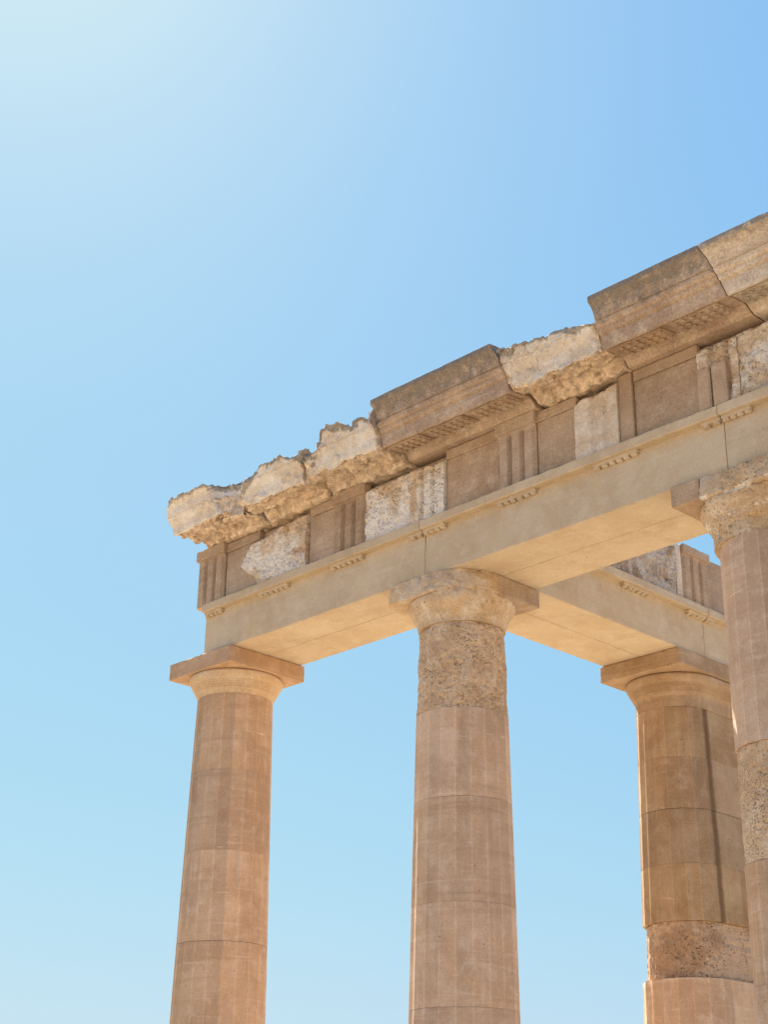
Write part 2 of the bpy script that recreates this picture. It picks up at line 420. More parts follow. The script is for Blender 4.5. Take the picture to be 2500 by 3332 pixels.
ECH = [(-.36, .276), (-.30, .2765), (-.285, .2775), (-.268, .2825), (-.252, .290), (-.2445, .2945), (-.243, .290), (-.2295, .302), (-.228, .298), (-.2145, .311), (-.213, .307), (-.200, .3185), (-.1985, .315), (-.190, .324),
       (-.175, .332), (-.158, .339), (-.143, .343), (-.132, .341), (-.125, .332)]
def echinus(parent, ax, zn, mat, L=0., label=None, rot=8.):
    """neck, annulets and echinus; zn = height of the joint under the neck"""
    pts = [(z, r) for z, r in ECH if z > zn+.012]
    zn_r = np.interp(zn, [p[0] for p in ECH], [p[1] for p in ECH])
    zs = [zn, zn+.004]+[p[0] for p in pts]; rs = [zn_r-.003, zn_r]+[p[1] for p in pts]
    zd = np.array([zs[0]]); rd = np.array([rs[0]])
    for i in range(1, len(zs)):
        k = max(1, int((zs[i]-zs[i-1])/.008)); t = np.linspace(0, 1, k+1)[1:]
        zd = np.concatenate([zd, zs[i-1]+(zs[i]-zs[i-1])*t]); rd = np.concatenate([rd, rs[i-1]+(rs[i]-rs[i-1])*t])
    th = np.linspace(0, 2*np.pi, 200, endpoint=False)
    if L: th = np.concatenate([np.linspace(-np.pi, 0, 150), [1e-4], np.linspace(.02, np.pi-.02, 90), [np.pi-1e-4]])
    TH, ZZ = np.meshgrid(th, zd); RR = np.repeat(rd[:, None], len(th), 1)
    fl = 1-sstep(-.28, -.25, ZZ)      # flutes run out under the annulets
    fr = flute_r(TH, rot=rot)
    if L: fr = np.where(np.sin(TH) < -.12, fr, .99)
    RR = RR*(1+(fr-1)*fl)
    x, y = stadium(TH, RR, L)
    G = np.stack([x+ax[0], y+ax[1], ZZ], -1)
    G = G + np.stack([np.cos(TH), np.sin(TH), 0*TH], -1)*(.0015*fbm(G, 12, 3))[..., None]
    V, F = loft(G)
    return obj('capital', V.reshape(-1, 3), F, mat, parent, smooth=True, label=label, auto=R(22))

S = .353
ABZ = -.124
def column(loc, label, joints, mats, name='fluted_column', cap=True, zneck=-.287, group='Doric columns of the ruin', L=0., **kw):
    t = thing(name, label, 'column', (loc[0], loc[1], ZS), group); t['kind'] = 'thing'
    return t

def rough_capital(parent, ax, zn, mat, rad, amp, seed, label=None, name='capital', bulge=None, edgechip=1.):
    """one worn mass of abacus and echinus; rad(th) limits the abacus outline"""
    na = 280
    th = np.linspace(0, 2*np.pi, na, endpoint=False)
    c, s = np.cos(th), np.sin(th)
    sq = S/np.maximum(np.abs(c), np.abs(s))
    ra = np.minimum(sq, rad(th))
    zs = np.concatenate([[-.0015, -.005], np.linspace(-.012, ABZ+.006, 12), [ABZ, ABZ-.003], np.linspace(-.135, zn+.005, 20), [zn]])
    ez = [p[0] for p in ECH]; er = [p[1] for p in ECH]
    rows = []
    for z in zs:
        if z > ABZ-.001: r = ra.copy() - (.004 + .055*edgechip*np.clip(.15+fbm(np.stack([c*2, s*2, 0*c+seed], -1), 2.2, 4), 0, 1))*np.clip(1+z/.06, 0, 1)**1.3 - (.003 if z < ABZ+.001 else 0)
        else:
            r = np.full(na, np.interp(z, ez, er))
            if bulge is not None:    # the break runs straight from the abacus down into the echinus
                b = bulge(th); f = sstep(zn+.02, ABZ+.02, z)
                r = r + b*np.clip((ra-.004) - r, 0, None)*f**.8
        rows.append(np.stack([ax[0]+r*c, ax[1]+r*s, np.full(na, z)], -1))
    G = np.array(rows)
    nrm = gnormals(G)
    if np.mean(nrm[5, :, 0]*c + nrm[5, :, 1]*s) < 0: nrm = -nrm
    A = amp(th)[None, :]*np.ones((len(zs), 1))
    A[zs > -.004] *= .3
    Gs = G + seed
    d = A*(fbm(Gs, 6, 5, .6)*1.1 - .8*pits(Gs, 13, .4)*(fbm(Gs, 4, 2) > 0) + .25*ridged(Gs, 17, 2) - .15)
    G = G + nrm*d[..., None]
    G[..., 2] = np.minimum(G[..., 2], -.0012)
    V, F = loft(G)
    return obj(name, V.reshape(-1, 3), F, mat, parent, smooth=True, label=label, auto=R(55))

# --- column under the far left end: complete restored capital
A1 = (-2.6, .3175)
c1 = column(A1, 'slender fluted stone column at the far left end, with complete square-topped capital', None, None)
cp = echinus(c1, A1, -.287, M['capital'])
obj('abacus', *worn_box(A1[0]-S, A1[0]+S, A1[1]-S, A1[1]+S, ABZ, -.0015, res=.03, wear=.0035, seed=2.), M['shaft'], cp)
js = [-.287, -.842, -1.415, -2.022, -2.60, -3.2, -3.8, ZS]
for i in range(len(js)-1):
    drum(c1, A1, js[i+1]+.0006, js[i]-.0006, M['shaft'], seed=i*2.7, chip=.0016)

# --- middle column: broken capital patched with new stone, pitted top drum
A2 = (-.329, .3175)
c2 = column(A2, 'middle fluted column with pitted tan top drum and broken rounded capital where beams meet', None, None)
def angd(th): return (np.degrees(th)+180) % 360 - 180
def rad2(th):
    a = angd(th); k = sstep(-84, -70, a)*(1-sstep(-8, -3, a))
    lc = sstep(-150, -143, a)*(1-sstep(-131, -126, a))      # rounded far left corner
    r = np.full_like(a, 9.); r = np.where(k > 0, .9-.515*k, r); r = np.where(lc > 0, np.minimum(r, .9-.435*lc), r)
    return np.where((a > -6) & (a < 100), np.minimum(r, .345), r)      # the new corner piece sits here
def amp2(th):
    a = angd(th); k = sstep(-92, -74, a)*(1-sstep(-8, -2, a)); return .009 + .016*k
cp2 = rough_capital(c2, A2, -.302, M['brokencap'], rad2, amp2, 3.3, label='honey coloured capital, near corner broken to a rounded lump',
                    bulge=lambda th: .9*sstep(-100, -60, angd(th))*(1-sstep(-10, -4, angd(th))))
obj('abacus_patch', *worn_box(A2[0]+.02, A2[0]+S, A2[1]-.07, A2[1]+S, ABZ, -.002, res=.03, wear=.0035, seed=15.), M['frieze'], cp2, label='clean cut new corner piece')
js = [-.302, -.858, -1.405, -2.015, -2.594, -3.2, -3.8, ZS]
for i in range(len(js)-1):
    if i == 0:
        drum(c2, A2, js[1]+.001, js[0]-.002, M['drum'], rough=.017, dr=-.004, seed=11.2, flute=True, label='rough pitted tan top drum', top_chip=.02)
    else:
        drum(c2, A2, js[i+1]+.0009, js[i]-.0009, M['shaft'], seed=30+i*3.1)

# --- near right column
A3 = (1.915, .3175)
A3S = (1.945, .3175)      # the shaft stands slightly off the abacus
c3 = column(A3, 'nearest fluted column at the right edge, with ragged weathered capital and pitted lower drum', None, None)
def rad3(th):
    # old mass ends at a straight joint on the left (x = -.165), the patch sits beyond it
    c = np.cos(th); return np.where(c < -.2, np.minimum(9, .172/np.maximum(-c, 1e-3)), 9.)*1.0
def amp3(th): return np.full_like(th, .016)
def rad3b(th): return np.maximum(rad3(th), .285)
cp3 = rough_capital(c3, A3, -.36, M['oldcap'], rad3b, amp3, 8.1, label='ragged eroded capital with pale exposed bands', bulge=lambda th: .35+.0*th)
obj('abacus_patch', *worn_box(A3[0]-S, A3[0]-.172, A3[1]-S, A3[1]+S, ABZ, -.0015, res=.03, wear=.0035, seed=5.), M['frieze'], cp3, label='clean cut new corner piece')
js = [-.36, -1.47, -2.05, -2.627, -3.2, -3.8, ZS]
for i in range(len(js)-1):
    if i == 1:
        drum(c3, A3S, js[2]+.001, js[1]-.001, M['drum'], rough=.010, dr=-.006, seed=21.2, label='pitted beige drum', pitf=24, rc=.278)
    else:
        drum(c3, A3S, js[i+1]+.0009, js[i]-.0009, M['shaft'], seed=60+i*3.1, rc=.278+.006*(i > 2)+.02*(i > 3))

# --- rear column: half column engaged to a pier
A4 = (-.329, 2.575); L4 = .62
c4 = column(A4, 'rear half column joined to a flat pier, under the side beam', None, None, name='engaged_column')
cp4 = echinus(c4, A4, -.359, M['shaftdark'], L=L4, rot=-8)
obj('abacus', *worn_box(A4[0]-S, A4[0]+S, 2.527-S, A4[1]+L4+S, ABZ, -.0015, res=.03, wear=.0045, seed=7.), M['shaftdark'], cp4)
M['shaftshade'] = stone('shade_striped_column_limestone', tone=True, base=(.385, .26, .15), dark=(.29, .18, .095), light=(.46, .335, .22), warm=(.37, .215, .095), vstreak=.45, mott=.55, bed=.45, bedscale=9, grain=.32, bump=.3, vary=.12, scratch=.3,
                        stripe=((.12, .062, .028), -.012, .046, -5, 5, 0., 1.))  # stripe paints the shade in the recess between flutes and pier
js = [-.359, -.724, -1.092, -1.468, -1.849, -2.22, -2.75, -3.3, -3.85, ZS]
for i in range(len(js)-1):
    if i == 4:
        drum(c4, A4, js[5]+.004, js[4]-.001, M['drumwarm'], rough=.013, dr=-.022, L=L4, rot=-8, seed=41.2, label='rough ochre drum with pink patches')
    else:
        drum(c4, A4, js[i+1]+.0009, js[i]-.0009, M['shaftshade'] if i < 4 else M['shaft'], seed=80+i*3.1, L=L4, rot=-8, dr=.0 if i < 5 else .012)

# ------------------------------------------------------------------ entablatures
# a local frame lets the same pieces serve the front (u=x, out=-y) and the side (u=y, out=+x)
def front(P): return P
def side(P):
    P = np.asarray(P, float); return np.stack([-P[:, 1], P[:, 0], P[:, 2]], -1)     # out (-y) -> +x ; u (x) -> y

def box_out(u0, u1, o0, o1, z0, z1, tr, **kw):     # o = distance out of the architrave face
    P, F = worn_box(u0, u1, -o1, -o0, z0, z1, **kw); return tr(P), F

def guttae_row(mb, uc, tr, n=6, w=.31):
    for i in range(n):
        u = uc - w/2 + (i+.5)*w/n + rng.normal()*.002; k = 10
        r0, r1 = .019, .0225*(1+rng.normal()*.06)
        ring = lambda r, z, o: np.stack([u+r*np.cos(np.linspace(0, 2*np.pi, k, endpoint=False)), -o+.9*r*np.sin(np.linspace(0, 2*np.pi, k, endpoint=False)), np.full(k, z)], -1)
        G = np.array([ring(r0, .2965, .018), ring((r0+r1)/2, .289, .016), ring(r1, .280+rng.normal()*.002, .013), ring(r1*.6, .276, .013)])
        V, F = loft(G, False, False); F.append(list(range(3*k, 4*k))); mb.add(tr(V.reshape(-1, 3)), F)

def architrave(parent, u0, u1, depth, tr, regs, seed, u0t=None):
    mb = MB()      # a front and a rear slab laid side by side
    mb.add(*box_out(u0+.0012, u1-.0012, -.318, 0, 0, .3725, tr, res=.03, wear=.0042, seed=seed))
    mb.add(*box_out(u0+.0012, u1-.0012, -depth, -.3195, .0008, .3725, tr, res=.03, wear=.0042, seed=seed+5))
    a = obj('architrave_block', mb.V, mb.F, M['architrave'], parent)
    ut = u0 if u0t is None else u0t
    P, F = worn_box(ut+.001, u1-.001, -.058, .03, .3105, .3718, res=.03, wear=.003, seed=seed+1)
    obj('taenia', tr(P), F, M['architrave'], a)
    for r0, r1 in regs:
        if r1 < u0 or r0 > u1: continue
        r0c, r1c = max(r0, ut+.004), min(r1, u1-.002)
        mb = MB(); P, F = worn_box(r0c, r1c, -.036, .02, .293, .3135, res=.04, wear=.003, seed=seed+2); mb.add(tr(P), F)
        n = max(1, round(6*(r1c-r0c)/.317))
        guttae_row(mb, (r0c+r1c)/2, tr, n, r1c-r0c)
        obj('regula', mb.V, mb.F, M['architrave'], a)

def triglyph_mesh(u0, u1, z0, z1, tr, half_left=True, seed=0., capz=.745, o=.03, back=.03):
    """three bars, two full grooves, two half grooves, and the band above"""
    w = u1-u0; b = .060; g = (w-3*b)/3.; d = .034
    xs = [u0, u0+g/2, u0+g/2+b, u0+g/2+b+g/2, u0+g/2+b+g, u0+g/2+2*b+g, u0+g/2+2*b+1.5*g, u0+g/2+2*b+2*g, u0+g/2+3*b+2*g, u1]
    os = [o-d*.7, o, o, o-d, o, o, o-d, o, o, o-d*.7]
    zs = [z0, capz-.045, capz-.012, capz]
    mb = MB(); V = []
    for zi, z in enumerate(zs):
        for x, oo in zip(xs, os):
            q = oo
            if zi == 3: q = o
            if zi == 2: q = oo + (o-oo)*.45
            V.append((x, -q, z))
    m = len(xs); F = gridfaces(len(zs), m)
    nb = len(V)
    for z in zs: V += [(u0, back, z), (u1, back, z)]
    for i in range(len(zs)-1):
        F.append([i*m, (i+1)*m, nb+2*(i+1), nb+2*i]); F.append([i*m+m-1, nb+2*i+1, nb+2*(i+1)+1, (i+1)*m+m-1])
    F.append(list(range(m))+[nb+1, nb])
    mb.add(tr(np.array(V)), F)
    P, F = worn_box(u0-.006, u1+.010, -(o+.014), back, capz+.001, z1, res=.03, wear=.0035, seed=seed); mb.add(tr(P), F)
    return mb

def metope(parent, u0, u1, tr, z1=.818, o=.004, seed=0., mat='frieze', band=True):
    mb = MB(); mb.add(*box_out(u0+.001, u1-.001, -.03, o, .374, z1-(.07 if band else 0), tr, res=.03, wear=.003, seed=seed))
    if band: mb.add(*box_out(u0+.001, u1-.001, -.03, o+.007, z1-.069, z1, tr, res=.03, wear=.0035, seed=seed+1))
    return obj('metope', mb.V, mb.F, M[mat], parent)

def rough_panel(name, parent, u0, u1, z0, zt, tr, o=.02, amp=.014, mat='rough', seed=0., left=None, right=None, depth=.06, grooves=(), label=None, pitf=14, rounded=.03, base=None):
    """worn block front: outline follows zt(u), left(z), right(z); face displaced by real pits"""
    nu = max(12, int((u1-u0)/.0075)); nz = 58
    a = np.linspace(0, 1, nu); b = np.linspace(0, 1, nz)
    Bz, Au = np.meshgrid(b, a, indexing='ij')
    U = u0+(u1-u0)*Au; top = zt(U) if callable(zt) else np.full_like(U, zt)
    Zc = z0+(top-z0)*Bz
    ul = left(Zc) if left else np.full_like(U, u0); ur = right(Zc) if right else np.full_like(U, u1)
    U = ul+(ur-ul)*Au
    P = np.stack([U, np.zeros_like(U), Zc], -1); Ps = P+seed
    O = o + amp*(.7*fbm(Ps, 5, 5, .62) + .5*chips(Ps, 11) + .3*chips(Ps+2, 24) - .85*pits(Ps, pitf, .42)*(fbm(Ps, 4, 2) > -.1) - .5*pits(Ps, pitf*2.3, .42) + .25*ridged(Ps, 15, 3))
    for gc, gw, gd in grooves:
        dg = np.abs(U-gc + .006*fbm(Ps, 9, 2)); O = O - gd*(1-sstep(gw*.25, gw, dg))
    # rounded ragged margins
    et = (top-Zc); el = U-ul; er = ur-U
    if left: O = O - .05*(1-sstep(0, rounded, el))
    if right: O = O - .05*(1-sstep(0, rounded, er))
    O = O - .035*(1-sstep(0, rounded, et))
    if base is not None: O = np.maximum(O, base)
    P[..., 1] = -O
    V = P.reshape(-1, 3); F = gridfaces(nz, nu)
    # close to the back
    per = [(0, j) for j in range(nu)] + [(i, nu-1) for i in range(1, nz)] + [(nz-1, j) for j in range(nu-2, -1, -1)] + [(i, 0) for i in range(nz-2, 0, -1)]
    ids = [i*nu+j for i, j in per]; n0 = len(V)
    Bk = V[ids].copy(); Bk[:, 1] = depth; V = np.concatenate([V, Bk])
    k = len(ids)
    for i in range(k):
        j = (i+1) % k; F.append([ids[i], ids[j], n0+j, n0+i])
    F.append([n0+i for i in range(k)])
    return obj(name, tr(V), F, M[mat], parent, smooth=True, label=label, auto=R(55))

GRP = None
eA = thing('front_entablature', 'long stone entablature across the front columns, broken cornice blocks on its left half', 'entablature', (.3, .32, 0))
eB = thing('side_entablature', 'side beam with frieze but no cornice, running back from the middle column', 'entablature', (-.33, 2.0, 0))
regs = [(-2.60, -2.385)] + [(-1.97+.751*i, -1.653+.751*i) for i in range(10)]
architrave(eA, -2.603, -.3455, .646, front, regs, 1., u0t=-2.583)
architrave(eA, -.3455, 1.9125, .646, front, regs, 4.)
architrave(eA, 1.9125, 3.05, .646, front, regs, 9.)
# side: runs from the rear of the front beam (y=.646) back over the pier
regsB = [(.81+.751*i, 1.127+.751*i) for i in range(4)]
architrave(eB, .648, 2.53, .658, side, regsB, 14.)
architrave(eB, 2.53, 3.55, .658, side, regsB, 17.)

# frieze backing courses (the body of each frieze block)
for u0, u1, s in ((-2.700, -2.0, 1.), (-2.0, -1.4655, 2.), (-1.4655, -.887, 3.), (-.887, -.152, 4.), (-.152, .605, 5.), (.605, .921, 6.), (.921, 1.336, 7.), (1.336, 1.788, 8.), (1.788, 2.6, 9.), (2.6, 3.04, 10.)):
    obj('frieze_block', *box_out(u0+.0015, u1-.0015, -.60, -.029, .3735, .80, front, res=.15, wear=.003, seed=s), M['frieze'], eA)
# corner block: triglyph and plain slab
t0 = triglyph_mesh(-2.700, -2.392, .374, .823, front, seed=1.); obj('triglyph', t0.V, t0.F, M['frieze'], eA)
metope(eA, -2.383, -2.005, front, z1=.812, seed=2.)
# first rough block
def zt1(u): return np.interp(u, [-2.25, -2.12, -2.02, -1.9, -1.75, -1.6, -1.47], [.56, .66, .735, .765, .775, .785, .785]) + .012*fbm(np.stack([u, 0*u, 0*u], -1), 9, 3)
def lf1(z): return np.interp(z, [.374, .46, .52, .57, .62, .70, .78], [-2.0, -2.05, -2.15, -2.20, -2.17, -2.10, -2.0]) + .012*fbm(np.stack([0*z, z, 0*z], -1), 14, 3)
rough_panel('rough_metope', eA, -2.2, -1.469, .3745, lambda u: zt1(np.maximum(u, -2.0)), front, o=.036, amp=.017, seed=3.1, left=lf1, label='pale pitted block with a ragged left outline')
metope(eA, -1.466, -1.207, front, seed=4.)
t0 = triglyph_mesh(-1.205, -.889, .374, .823, front, seed=3.); obj('triglyph', t0.V, t0.F, M['frieze'], eA)
rough_panel('rough_metope', eA, -.886, -.455, .3745, lambda u: .785+.012*fbm(np.stack([u, 0*u, 0*u], -1), 9, 3), front, o=.018, amp=.014, seed=6.7, label='pale pitted panel with white patches')
rough_panel('rough_triglyph', eA, -.453, -.154, .3745, lambda u: np.interp(u, [-.45, -.3, -.15], [.785, .775, .76])+.014*fbm(np.stack([u, 0*u, 0*u+3], -1), 9, 3), front, o=.032, amp=.012, seed=9.2,
            grooves=((-.350, .022, .028), (-.252, .022, .026)), label='worn pitted triglyph with blunt grooves')
metope(eA, -.151, .299, front, seed=6.)
t0 = triglyph_mesh(.301, .604, .374, .823, front, seed=5.); obj('triglyph', t0.V, t0.F, M['frieze'], eA)
metope(eA, .607, .918, front, seed=8.)
rough_panel('rough_triglyph', eA, .922, 1.236, .3745, lambda u: np.interp(u, [.92, .97, 1.1, 1.24], [.755, .785, .77, .80])+.010*fbm(np.stack([u, 0*u, 0*u+7], -1), 11, 3), front, o=.036, amp=.007, mat='whiterough',
            seed=12.4, grooves=((1.055, .02, .012), (1.145, .02, .012)), label='white worn triglyph with faint grooves', pitf=9)
obj('triglyph_strip', *box_out(1.238, 1.334, -.03, .022, .374, .815, front, res=.03, wear=.0035, seed=9.), M['frieze'], eA)
metope(eA, 1.337, 1.786, front, seed=11.)
rough_panel('rough_triglyph', eA, 1.79, 2.05, .3745, lambda u: .782+.014*fbm(np.stack([u, 0*u, 0*u+11], -1), 9, 3), front, o=.030, amp=.013, seed=15.4,
            grooves=((1.879, .022, .03), (1.985, .022, .022)), label='pitted orange triglyph, its lower part patched with new stone')
for a, b in ((1.7915, 1.873), (1.885, 1.979)):
    obj('triglyph_patch', *box_out(a, b, -.02, .045, .3745, .632, front, res=.025, wear=.004, seed=a*7), M['frieze'], eA, label='smooth grey replacement piece')
rough_panel('rough_metope', eA, 2.052, 2.62, .3745, lambda u: .79+.014*fbm(np.stack([u, 0*u, 0*u+15], -1), 9, 3), front, o=.022, amp=.014, seed=18.3, label='pitted orange panel at the right edge')
metope(eA, 2.63, 3.04, front, seed=12.)

# side frieze
for u0, u1, s in ((.69, 2.21, 31.), (2.21, 2.61, 32.), (2.61, 3.5, 33.)):
    obj('frieze_block', *box_out(u0+.0015, u1-.0015, -.60, -.029, .3735, .792, side, res=.15, wear=.004, seed=s), M['frieze'], eB)
rough_panel('rough_metope', eB, .70, 2.205, .3745, lambda u: .79+.012*fbm(np.stack([u, 0*u, 0*u+15], -1), 9, 3), side, o=.018, amp=.018, mat='sidepanel', seed=23.3,
            grooves=((1.62, .03, .035), (1.72, .03, .035)), label='pitted grey brown panel of the side frieze')
obj('frieze_strip', *box_out(2.213, 2.283, -.03, .02, .3745, .797, side, res=.03, wear=.0045, seed=33.), M['whiterough'], eB)
t0 = triglyph_mesh(2.290, 2.605, .374, .812, side, seed=35.); obj('triglyph', t0.V, t0.F, M['frieze'], eB)
metope(eB, 2.615, 3.5, side, z1=.795, seed=36., band=False)

# ------------------------------------------------------------------ cornice
PROF = [(.22, .822), (-.035, .822), (-.050, .824), (-.056, .832), (-.068, .842), (-.074, .858), (-.097, .876), (-.270, .852), (-.274, .838), (-.290, .838), (-.293, .846), (-.3035, .922),
        (-.301, .924), (-.303, .929), (-.316, .934), (-.325, .948), (-.327, .957), (-.325, .959), (-.326, .963), (-.336, .969), (-.346, .985), (-.347, .999), (-.338, 1.001), (-.339, 1.007),
        (-.350, 1.012), (-.352, 1.030), (-.362, 1.062), (-.382, 1.090), (-.402, 1.104), (-.409, 1.110), (-.412, 1.141), (-.405, 1.146), (.22, 1.150)]
# the broken blocks are worn: their mouldings survive as one soft step and a hairline
PROF_WORN = [(.22, .822), (-.035, .822), (-.050, .824), (-.056, .832), (-.068, .842), (-.074, .858), (-.097, .876), (-.270, .852), (-.280, .842), (-.288, .842), (-.293, .848), (-.303, .918),
        (-.307, .932), (-.317, .950), (-.327, .968), (-.338, .984), (-.345, .998), (-.341, 1.001), (-.342, 1.006), (-.350, 1.010), (-.353, 1.030), (-.362, 1.062), (-.382, 1.090), (-.402, 1.104), (-.409, 1.110), (-.412, 1.141), (-.405, 1.146), (.22, 1.150)]
def resample(prof, step):
    out = []
    n = len(prof)
    for i in range(n):
        a = np.array(prof[i]); b = np.array(prof[(i+1) % n]); k = max(1, int(np.linalg.norm(b-a)/step))
        for t in range(k): out.append(a+(b-a)*t/k)
    return np.array(out)

def mutules(block, u0, u1, tr, mat, worn=0.):
    for k in range(-8, 12):
        uc = -.315+.751/2*k; a, b = max(uc-.160, u0+.004), min(uc+.160, u1-.004)
        if b-a < .05: continue
        mb = MB()
        # slab follows the sloping soffit
        P, F = worn_box(a, b, -.262, -.108, -.014, .006, res=.08, wear=.002, seed=k)
        P[:, 2] += np.interp(P[:, 1], [-.270, -.097], [.852, .876]); mb.add(tr(P), F)
        for i in range(6):
            for j in range(3):
                x = uc-.160+.320*(i+.5)/6; y = -.236+.051*j
                if x < a+.02 or x > b-.02 or rng.random() < worn: continue
                zb = np.interp(y, [-.270, -.097], [.852, .876])-.013; r = .0165*(1+rng.normal()*.04); q = np.linspace(0, 2*np.pi, 12, endpoint=False)
                ring = lambda rr, z: np.stack([x+rr*np.cos(q), y+rr*np.sin(q), np.full(12, z)], -1)
                G = np.array([ring(r*.92, zb+.003), ring(r, zb-.0085), ring(r*.9, zb-.0105)]); V, F = loft(G, False, False); F.append(list(range(24, 36)))
                mb.add(tr(V.reshape(-1, 3)), F)
        obj('mutule', mb.V, mb.F, M[mat], block)

def cornice(parent, u0, u1, mat, seed, slant=(0., 0.), label=None, jag=(.0, .0), wear=.006):
    pr = resample(PROF, .022); n = max(6, int((u1-u0)/.018))
    tt = np.concatenate([[0, .004], np.linspace(.008, .992, n), [.996, 1.]])
    T, _ = np.meshgrid(tt, np.arange(len(pr)), indexing='ij')
    Y = np.repeat(pr[None, :, 0], len(tt), 0); Z = np.repeat(pr[None, :, 1], len(tt), 0)
    q = np.stack([0*Y, Y, Z], -1)
    a = u0 + slant[0]*(1.146-Z)/.32 + jag[0]*fbm(q+seed, 9, 3); b = u1 + slant[1]*(1.146-Z)/.32 + jag[1]*fbm(q+seed+4, 9, 3)
    G = np.stack([a+(b-a)*T, Y, Z], -1); nrm = gnormals(G)
    if nrm[len(tt)//2, np.argmin(pr[:, 0]), 1] > 0: nrm = -nrm
    # arrises nicked along the lip and the corona's lower edge
    edge = np.exp(-((Z-1.143)/.012)**2)*(Y < -.35) + np.exp(-((Z-.839)/.01)**2)*(Y < -.25)
    d = .0016*fbm(G+seed, 12, 4) - wear*edge*(.25+1.6*np.clip(fbm(G*[1, .3, .3]+seed, 8, 4), 0, 1)) - .02*edge*np.clip(fbm(G*[1, .3, .3]+seed+3, 3.3, 4)-.3, 0, 1)
    ends = 1-sstep(0, .006, np.minimum(T, 1-T)); d = d - .004*ends
    G = G + nrm*d[..., None]
    V, F = loft(G)
    o = obj('cornice_block', V.reshape(-1, 3), F, M[mat], parent, smooth=True, label=label, auto=R(30))
    return o

b4 = cornice(eA, -.453, .590, 'cornice', 3.3, slant=(0, .05), jag=(0, .02), label='intact brown cornice block with dark weathered lip, between two broken blocks')
mutules(b4, -.45, .60, front, 'cornice')
b6 = cornice(eA, 1.340, 2.095, 'cornice', 9.1, slant=(0, .085), jag=(0, .012), label='intact brown cornice block stained dark along its top')
mutules(b6, 1.345, 2.15, front, 'cornice')
b7 = cornice(eA, 2.099, 3.02, 'cornice_pale', 14.2, slant=(.085, 0), jag=(.012, 0), label='paler cornice block at the right edge')
mutules(b7, 2.19, 3.0, front, 'cornice_pale')

